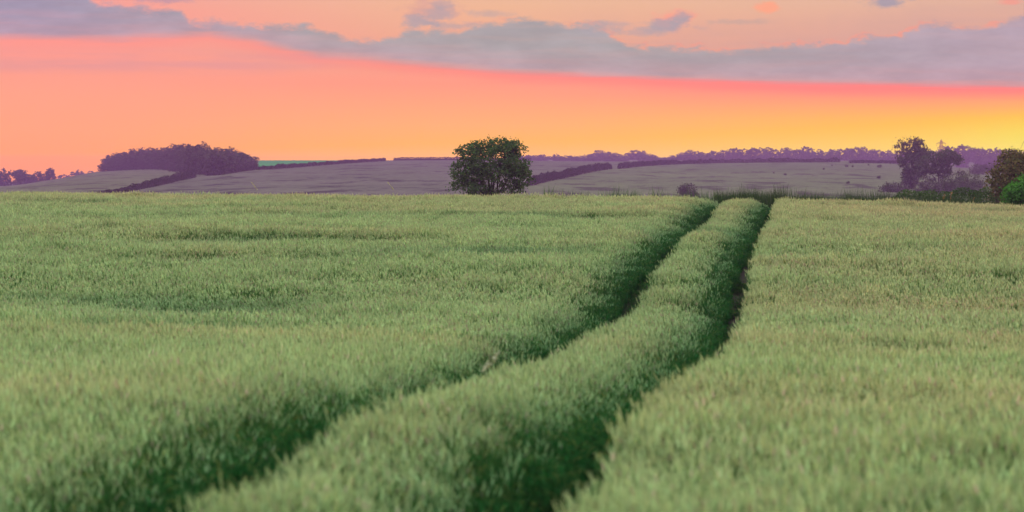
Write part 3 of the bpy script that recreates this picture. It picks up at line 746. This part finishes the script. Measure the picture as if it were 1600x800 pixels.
# ------------------------------------------------------------------ hedges
def hedge(name, pts, hgt, wid_, label, colours=DARK * .45, size=.55, dens=22, taper=.0, seed=1, var=.5):
    r = np.random.default_rng(seed); pts = np.array(pts); o0 = pts[len(pts) // 2].copy()
    d = np.r_[0, np.cumsum(np.linalg.norm(np.diff(pts[:, :2], axis=0), axis=1))]; L = d[-1]
    n = int(L * dens); t = r.uniform(0, L, n)
    x = np.interp(t, d, pts[:, 0]); y = np.interp(t, d, pts[:, 1])
    hh = hgt * (1 - var / 2 + var * vnoise(t / (hgt * 1.6), t * 0, seed) + var * .5 * (vnoise(t / (hgt * .5), t * 0, seed + 1) - .5))
    if taper: hh = hh * (1 - taper * (1 - t / L))
    dirx = np.gradient(pts[:, 0], d); diry = np.gradient(pts[:, 1], d)
    nx = -np.interp(t, d, diry); ny = np.interp(t, d, dirx); ln = np.hypot(nx, ny) + 1e-9
    a = r.uniform(0, math.pi, n); q = np.where(r.random(n) < .7, r.uniform(.85, 1.05, n), r.uniform(.2, .9, n))
    off = np.cos(a) * wid_ / 2 * q; zz = np.sin(a) ** .6 * hh * q
    x = x + nx / ln * off; y = y + ny / ln * off
    P_ = np.stack([x, y, H(x, y) + zz], -1) - o0
    V, Q, Cl = leaves(P_, size, r, colours, .2)
    k = np.repeat(.75 + .5 * vnoise(t / hgt, zz, seed + 3), 4)[:, None]
    # solid bark-coloured core, added inside the leaves to block light
    m = max(4, int(L / 4)); tt = np.linspace(0, L, m); cx = np.interp(tt, d, pts[:, 0]); cy2 = np.interp(tt, d, pts[:, 1])
    hb = hgt * (1 - var / 2) * (1 - taper * (1 - tt / L)) * .75
    NX = -np.interp(tt, d, diry); NY = np.interp(tt, d, dirx); LN = np.hypot(NX, NY) + 1e-9
    rows = []
    for kx, kz in ((-.36, 0), (-.3, .7), (0, 1), (.3, .7), (.36, 0)):
        xx_ = cx + NX / LN * wid_ * kx; yy_ = cy2 + NY / LN * wid_ * kx
        rows.append(np.stack([xx_, yy_, H(xx_, yy_) - .1 + hb * kz], -1) - o0)
    A = np.array(rows); i = np.arange(A.shape[0] * A.shape[1]).reshape(A.shape[:2])
    Qw = np.stack([i[:-1, :-1], i[:-1, 1:], i[1:, 1:], i[1:, :-1]], -1).reshape(-1, 4)
    h = thing(name, tuple(o0), label, 'hedge')
    link('foliage', mesh('foliage', V, Q, [M_leaf], Cl * k), h)
    link('stems', mesh('stems', A.reshape(-1, 3), Qw, [M_bark]), h)  # the added light-blocking core, not modelled stems
    return h
def dense(px_pts, step=4):
    """resample a pixel polyline and drop it on the ground"""
    p = np.array(px_pts, float); d = np.r_[0, np.cumsum(np.hypot(*np.diff(p, axis=0).T))]
    t = np.linspace(0, d[-1], max(6, int(d[-1] / step)))
    out = [at(float(np.interp(q, d, p[:, 0])), float(np.interp(q, d, p[:, 1]))) for q in t]
    o = np.array(out); k = np.ones(5) / 5                      # smooth the ground track
    if len(o) > 8:
        for c in (0, 1):
            pad = np.r_[[o[0, c]] * 2, o[:, c], [o[-1, c]] * 2]; o[:, c] = np.convolve(pad, k, 'valid')
        o[:, 2] = H(o[:, 0], o[:, 1])
    return o
hedge('field_hedge', dense([(150, 307), (200, 299), (240, 291), (275, 283), (305, 277)]), 2.3, 2.6, 'ragged dark hedge climbing the slope below the copse', seed=3, var=1.1, taper=.6, dens=60, size=.45)
hedge('field_hedge', dense([(335, 274.5), (365, 270), (400, 265), (440, 263.5), (500, 258.5), (560, 254), (603, 251.5)]), 1.4, 2.2, 'long dark hedge between the grey field and the green strip right of the copse', seed=5, var=.8, dens=46)
hedge('field_hedge', [(px_at(u, 1585), 1585, float(H(px_at(u, 1585), 1585))) for u in np.linspace(615, 830, 22)], 1.9, 3, 'straight clipped hedge on the skyline left of the lone tree', seed=7, var=.3, dens=46)
hedge('field_hedge', dense([(826, 291), (850, 284), (890, 276), (925, 268), (955, 264)]), 2.3, 2.6, 'thick dark hedge sloping up to the right of the lone tree', seed=9, var=.8, dens=60, size=.45)
hedge('field_hedge', dense([(966, 264), (1000, 260), (1050, 257), (1120, 255), (1200, 254), (1313, 253.5)]), 2.3, 2.4, 'long level hedge along the top of the right hand field', seed=11, var=.5, dens=50)
hedge('field_hedge', dense([(1326, 255), (1360, 255), (1412, 256)]), 1.6, 2.5, 'short low hedge beyond a gap at the top right field', seed=13, var=.3, dens=50)
hedge('field_hedge', [(px_at(u, 560), 560, float(H(px_at(u, 560), 560))) for u in np.linspace(640, 705, 8)], 2.9, 3, 'dark hedge top just showing over the barley left of the lone tree', seed=15, var=.8, dens=60, size=.35, taper=.5)

# hedge right behind the crest
D = 124.0
hp = np.array([(px_at(u, D + (u - 1300) * .015), D + (u - 1300) * .015, 0) for u in np.linspace(1205, 1545, 30)]); hp[:, 2] = H(hp[:, 0], hp[:, 1])
near_h = hedge('field_hedge', hp, 1.75, 1.6, 'grass topped green hedge along the crest end of the right barley', np.array([(.05, .10, .03), (.06, .11, .035), (.035, .07, .025), (.07, .10, .04)]), size=.085, dens=1900, seed=17, var=.45, taper=.35)
def blades(cx, cy_, n, h0, h1, r, colours, wid_=.022, lean=.25):
    x = cx; y = cy_; z = H(x, y); h = r.uniform(h0, h1, n) * (.6 + .8 * vnoise(x / .8, y / .8, 61))
    a = r.uniform(0, 6.283, n); l = r.uniform(.02, lean, n) * h
    P0 = np.stack([x, y, z - .02], -1); P1 = P0 + np.stack([np.cos(a) * l * .35, np.sin(a) * l * .35, h * .6], -1); P2 = P0 + np.stack([np.cos(a) * l, np.sin(a) * l, h], -1)
    b = r.uniform(0, 6.283, n); sd = np.stack([np.cos(b), np.sin(b), b * 0], -1) * wid_
    V = np.stack([P0 - sd / 2, P0 + sd / 2, P1 + sd / 2.2, P2, P1 - sd / 2.2], 1).reshape(-1, 3)
    i = np.arange(n)[:, None] * 5
    Q = np.concatenate([i + np.array([[0, 1, 2, 4]]), i + np.array([[4, 2, 3, 3]])[:, [0, 1, 2, 2]]])
    T = np.concatenate([i + np.array([[0, 1, 2]]), i + np.array([[0, 2, 4]]), i + np.array([[4, 2, 3]])])
    col = colours[r.integers(0, len(colours), n)] * r.uniform(.7, 1.3, (n, 1))
    return V, T, np.repeat(col, 5, 0)
r = np.random.default_rng(19)
# rough grass: on the hedge bank and along the crest
n = 26000; u = r.uniform(1118, 1560, n); Dy = r.uniform(107, 122, n)
V1 = blades(px_at(u, Dy), Dy, n, .85, 1.3, r, np.array([(.03, .065, .022), (.04, .08, .026), (.055, .085, .03), (.025, .05, .02)]))
n = 4200; u = r.uniform(850, 1125, n); Dy = r.uniform(108, 114, n)
k = vnoise(u / 16, u * 0, 71) > .22; u = u[k]; Dy = Dy[k]
V2 = blades(px_at(u, Dy), Dy, len(u), .7, 1.2, r, np.array([(.06, .12, .045), (.09, .14, .06), (.05, .10, .04)]))
v, q, c = cat([V1, V2])
tag(link('verge_grass', mesh('verge_grass', v, q, [M_leaf], c)), 'tall rough grass along the crest end of the tracks', None, None, 'stuff')

# ------------------------------------------------------------------ bushes and trees on the right
def bush(name, u, D, w_px, top_py, base_py, label, colours, n_cl, per, size, cat_='bush', seed=1, lumps=7, clr=None, skew=0, shell=.8):
    r = np.random.default_rng(seed); s = D / F; x0 = px_at(u, D); z0 = float(H(x0, D)); top = zpx(top_py, D) - z0; low = max(.0, (zpx(base_py, D) - z0))
    W = w_px / 2 * s; blobs = [(0, 0, (top + low) / 2, W * .72, W * .7, (top - low) * .46)]
    if colours is not LIME: blobs.append((0, 0, low + (top - low) * .2, W * .86, W * .8, (top - low) * .22))
    for k in range(lumps):
        a = r.uniform(0, 6.283); q = r.uniform(.4, .72) * W
        blobs.append((q * math.cos(a), q * math.sin(a), low + (top - low) * r.uniform(.15, .82), W * r.uniform(.22, .36), W * r.uniform(.22, .36), (top - low) * r.uniform(.12, .2)))
    V, Q, Cl, c = clustered(blobs, n_cl, per, clr or size * 1.2, size, r, colours, shell)
    o = thing(name, (x0, D, z0), label, cat_)
    link('crown', mesh('crown', V, Q, [M_leaf], Cl), o)
    hubs = [(W * .4 * math.cos(a), W * .4 * math.sin(a), low + (top - low) * r.uniform(.35, .6)) for a in (.2, 1.4, 2.7, 3.9, 5.2)]
    v, q, _ = limbs((0, 0, -.1), hubs, c[::max(1, n_cl // 40)], r, max(.03, top * .022))
    link('stems', mesh('stems', v, q, [M_bark], smooth=True), o)
    return o
# tall tree with a lacy top
D = 735.0; s = D / F; u0 = 1424; x0 = px_at(u0, D); z0 = float(H(x0, D)); r = np.random.default_rng(23)
def tb(px, py, rx, ry, d=0, rd=None): return ((px - u0) * s, d * s, zpx(py, D) - z0, rx * s, (rd or rx) * s, ry * s)
tall = thing('tall_tree', (x0, D, z0), 'tall dark tree with an open lacy top on the right slope', 'tree')
solid = [tb(1424, 262, 14, 26), tb(1432, 244, 16, 14, 4), tb(1436, 230, 11, 9, 0), tb(1420, 280, 11, 18), tb(1412, 250, 8, 10), tb(1444, 240, 9, 8)]
lace = [tb(1420, 224, 20, 9, 0, 16), tb(1408, 230, 10, 8), tb(1430, 219, 12, 5), tb(1447, 231, 8, 5), tb(1415, 237, 14, 6)]
A1 = clustered(solid, 260, 13, .55, .72, r, DARK * 1.25, .8)
A2 = clustered(lace, 120, 6, .55, .58, r, BROWN * .8, .5)
V_, Q_, C_ = cat([A1[:3], A2[:3]])
link('crown', mesh('crown', V_, Q_, [M_leaf], C_), tall)
hubs = [np.array(b[:3]) for b in solid[1:4]] + [np.array(b[:3]) for b in lace[:4]]
V_, Q_, _ = limbs((0, 0, 0), hubs, A2[3][::2], r, .2)
v2, q2 = tube([(0, 0, -.5), (.1, 0, 4), (.2, 0, 8)], [.5, .38, .25], 8)
V_, Q_, _ = cat([(V_, Q_), (v2, q2)])
link('trunk', mesh('trunk', V_, Q_, [M_bark], smooth=True), tall)
# broad spreading tree right of it
D = 720.0; s = D / F; u0 = 1466; x0 = px_at(u0, D); z0 = float(H(x0, D)); r = np.random.default_rng(29)
broad = thing('spreading_tree', (x0, D, z0), 'broad flat topped tree with bare lower stems beside the tall lacy tree', 'tree')
bl = [tb(1462, 248, 24, 11), tb(1484, 249, 18, 8), tb(1448, 258, 18, 14), tb(1470, 262, 16, 9), tb(1492, 251, 9, 6), tb(1478, 239, 14, 4), tb(1450, 274, 14, 11), tb(1475, 272, 10, 7)]
A1 = clustered(bl, 330, 13, .5, .62, r, np.array([(.05, .07, .032), (.06, .075, .036), (.04, .055, .028)]), .8)
link('crown', mesh('crown', A1[0], A1[1], [M_leaf], A1[2]), broad)
V_, Q_, _ = limbs((0, 0, 0), [np.array(b[:3]) for b in bl], A1[3][::7], r, .18)
v2, q2 = tube([(0, 0, -.5), (.1, 0, 2), (.05, 0, 4)], [.36, .28, .2], 8)
V_, Q_, _ = cat([(V_, Q_), (v2, q2)])
link('trunk', mesh('trunk', V_, Q_, [M_bark], smooth=True), broad)
MID = np.array([(.055, .07, .035), (.065, .08, .04), (.045, .06, .03)])
for args in (('rounded_bush', 1452, 690, 56, 280, 306, 'low dark mound of scrub under the tall lacy tree', DARK, 150, 12, .45),
             ('rounded_bush', 1395, 700, 52, 285, 306, 'flat dark thicket left of the tall lacy tree', DARK, 130, 12, .42),
             ('rounded_bush', 1482, 700, 34, 276, 306, 'grey green bush below the spreading tree', MID, 130, 12, .45),
             ('rounded_bush', 1499, 705, 24, 264, 300, 'small dark peaked bush right of the spreading tree', DARK, 110, 12, .45),
             ('rounded_bush', 1514, 690, 56, 268, 306, 'pale grey green rounded willow bush left of the brown hawthorn', MID * 1.25, 220, 12, .42),
             ('rounded_bush', 1528, 1150, 34, 256, 274, 'dark distant bush at the bottom of the pale field', DARK, 120, 10, .6),
             ('rounded_bush', 1552, 1150, 26, 255, 272, 'distant bush half hidden behind the brown hawthorn', DARK, 110, 10, .6),
             ('rounded_bush', 1076, 640, 34, 287, 308, 'solitary dark bush at the foot of the right hand field', DARK, 150, 12, .36)):
    bush(*args[:11], seed=int(args[1]))
# scattered dark weed clumps on the field
WEED = ('faint weed clump left of centre high on the right hand field', 'small weed clump just under the right end of the long hedge', 'larger weed clump below the gap in the top hedge', 'small weed clump touching the one below the hedge gap', 'tiny weed clump close under the short low hedge',
        'largest dark weed clump on the field just left of the tall tree', 'dark weed clump low on the field left of the tall tree', 'small weed clump low down midway along the right hand field', 'faint weed clump in the middle of the right hand field', 'tiny leftmost weed clump on the right hand field')
for i, (px, py, sz) in enumerate(((1287, 265, .9), (1300, 259, .7), (1323, 261, 1.3), (1332, 261, 1.0), (1357, 258.5, .9), (1374, 262, 1.7), (1373, 279, 1.2), (1325, 287, .9), (1227, 274, .9), (1209, 271, .6))):
    x, y, z = at(px, py)
    plant('bush', i % 3, x, y, z, sz * .95, 1.1, 'weed_clump', WEED[i], 'weed', 'weed clumps on the right hand field')
# big brown hawthorn and lime green bush at the right edge
bush('hawthorn_tree', 1608, 165, 156, 230, 326, 'brownish green hawthorn filling the right edge', BROWN, 1100, 16, .18, 'tree', 31, 14, .2)
bush('leafy_bush', 1605, 118, 92, 273, 330, 'bright green bush in front of the brown hawthorn', LIME, 460, 14, .12, 'bush', 34, 13, .15)

# ------------------------------------------------------------------ pylon
D = 1500.0; s = D / F; x0 = px_at(1470, D); z0 = float(H(x0, D)); Ht = zpx(218, D) - z0
py = thing('electricity_pylon', (x0, D, z0), 'orange tinted lattice electricity pylon on the skyline behind the spreading tree', 'pylon', None, R(12))
def bar(a, b, t=.14): return tube([a, b], [t, t], 4)
B = []; half = lambda z: 1.9 * (1 - z / Ht) ** 1.15 + .38
lev = np.linspace(0, Ht * .93, 8); sq = ((-1, -1), (1, -1), (1, 1), (-1, 1))
for i in range(len(lev) - 1):
    a, b = lev[i], lev[i + 1]; ha, hb = half(a), half(b)
    for k in range(4):
        p, q = sq[k], sq[(k + 1) % 4]
        B += [bar((p[0]*ha, p[1]*ha, a), (p[0]*hb, p[1]*hb, b), .11), bar((p[0]*ha, p[1]*ha, a), (q[0]*hb, q[1]*hb, b), .06), bar((q[0]*ha, q[1]*ha, a), (p[0]*hb, p[1]*hb, b), .06), bar((p[0]*hb, p[1]*hb, b), (q[0]*hb, q[1]*hb, b), .06)]
for p in sq: B.append(bar((p[0]*half(lev[-1]), p[1]*half(lev[-1]), lev[-1]), (0, 0, Ht), .15))
v, q, _ = cat(B); link('lattice_tower', mesh('lattice_tower', v, q, [M_glare_steel]), py)
for zc, wc in ((Ht * .86, 2.9), (Ht * .70, 2.5)):
    B = []
    for sg in (-1, 1):
        for yy_ in (-.35, .35):
            B += [bar((0, yy_, zc), (sg * wc, 0, zc), .10), bar((0, yy_, zc + 1.1), (sg * wc, 0, zc), .11)]
    v, q, _ = cat(B); ca = link('crossarm', mesh('crossarm', v, q, [M_glare_steel]), py)
    for sg in (-1, 1):
        v, q = tube([(sg * wc, 0, zc), (sg * wc, 0, zc - 1.6)], [.12, .12], 6); link('insulator', mesh('insulator', v, q, [M_glare_steel]), ca)

# ------------------------------------------------------------------ stayed wooden pole just outside the right edge, its stays in view
D = 190.0; xp = px_at(1652, D); zp = float(H(xp, D)); topz = zpx(104, D)
pole = thing('utility_pole', (xp, D, zp), 'wooden utility pole right of the hawthorn with two thin stay wires', 'pole')
v, q = tube([(0, 0, -.5), (0, 0, (topz - zp) * .5), (0, 0, topz - zp + .3)], [.15, .13, .11], 10); link('post', mesh('post', v, q, [M_wood], smooth=True), pole)
for dx in (0, 10):
    tz = zpx(104 + dx * 2.2, D) - zp; gx0 = px_at(1540 + dx, D) - xp
    v, q = tube([(0, 0, tz), (gx0, -.3, float(H(px_at(1540 + dx, D), D)) - zp)], [.012, .012], 5)
    link('stay_wire', mesh('stay_wire', v, q, [M_cable]), pole)

# ------------------------------------------------------------------ odd tall stalks standing above the crop
def stalk(name, x, y, h, label, cat_, head=.16, colr=(.36, .33, .2), seed=0, lean=.12):
    r = np.random.default_rng(seed); z = float(H(x, y)); o = thing(name, (x, y, z), label, cat_)
    p = [np.array([0, 0, 0.]), np.array([lean * .2, 0, h * .6]), np.array([lean, .02, h])]
    v, q = tube(p, [.004, .003, .002], 4); link('stem', mesh('stem', v, q, [M_leaf], np.tile(np.array([colr]), (len(v), 1)) * .7), o)
    c = np.array([p[2] + np.array([lean * t * .8, 0, head * t]) for t in r.uniform(-.5, 1, 60)]) + r.normal(size=(60, 3)) * .012
    V, Q, Cl = leaves(c, .035, r, np.array([colr]), 0); link('seed_head', mesh('seed_head', V, Q, [M_leaf], Cl), o)
    return o
def field_pt(px, py):
    """ground point under a spot of the crop's upper surface"""
    rx, ry, rz_ = ray(px, py); D = np.arange(9, 106, .05); h = H(rx / ry * D, D) + CROP
    hit = np.nonzero(CAMZ + rz_ / ry * D <= h)[0]; d = D[hit[0]] if len(hit) else 95.0
    return rx / ry * d, float(d)
x, y = field_pt(742, 584); stalk('grass_stalk', x, y, .86, 'pale feathery grass plume leaning over the edge of the left track', 'grass', .10, (.42, .45, .32), 3, .12)
for i, (px, lb_) in enumerate(((407, 'thin pale grass stalk rising above the crest left of centre'), (620, 'tall pale grass stalk on the crest left of the lone tree'))):
    stalk('grass_stalk', px_at(px, 94), 94.0, 1.18, lb_, 'grass', .2, (.42, .38, .24), 5 + i, -.2)
for i, (px, lb_) in enumerate(((1470, 'rusty dock stalk before the dark hedge at right'), (1481, 'taller rusty dock stalk beside the other before the dark hedge'), (1516, 'short rusty dock stalk near the right end of the dark hedge'))):
    x = px_at(px, 112.0); o = stalk('dock_stalk', x, 112.0, 1.12 + .1 * (i == 1) - .1 * (i == 2), lb_, 'weed', .4, (.32, .17, .08), 9 + i, .05); o.scale = (2, 2, 1)

# ------------------------------------------------------------------ haze: thin lilac evening air
hv = [(-1150, -350, -14), (1150, -350, -14), (1150, 3100, -14), (-1150, 3100, -14)]
ztop = CAMZ + HAZE_TOP
V = np.array(hv + [(x, y, ztop) for x, y, _ in hv]); Qh = np.array([(3, 2, 1, 0), (4, 5, 6, 7), (0, 1, 5, 4), (1, 2, 6, 5), (2, 3, 7, 6), (3, 0, 4, 7)])
M_haze = bpy.data.materials.new('haze'); M_haze.use_nodes = True; hn = M_haze.node_tree; hn.nodes.clear()
pv = hn.nodes.new('ShaderNodeVolumePrincipled'); pv.inputs['Color'].default_value = (.43, .205, .52, 1); pv.inputs['Density'].default_value = HAZE_D
pv.inputs['Anisotropy'].default_value = 0.0
ho = hn.nodes.new('ShaderNodeOutputMaterial'); hn.links.new(pv.outputs[0], ho.inputs['Volume'])
tag(link('haze', mesh('haze', V, Qh, [M_haze])), 'thin lilac evening haze filling the valley', None, None, 'stuff')
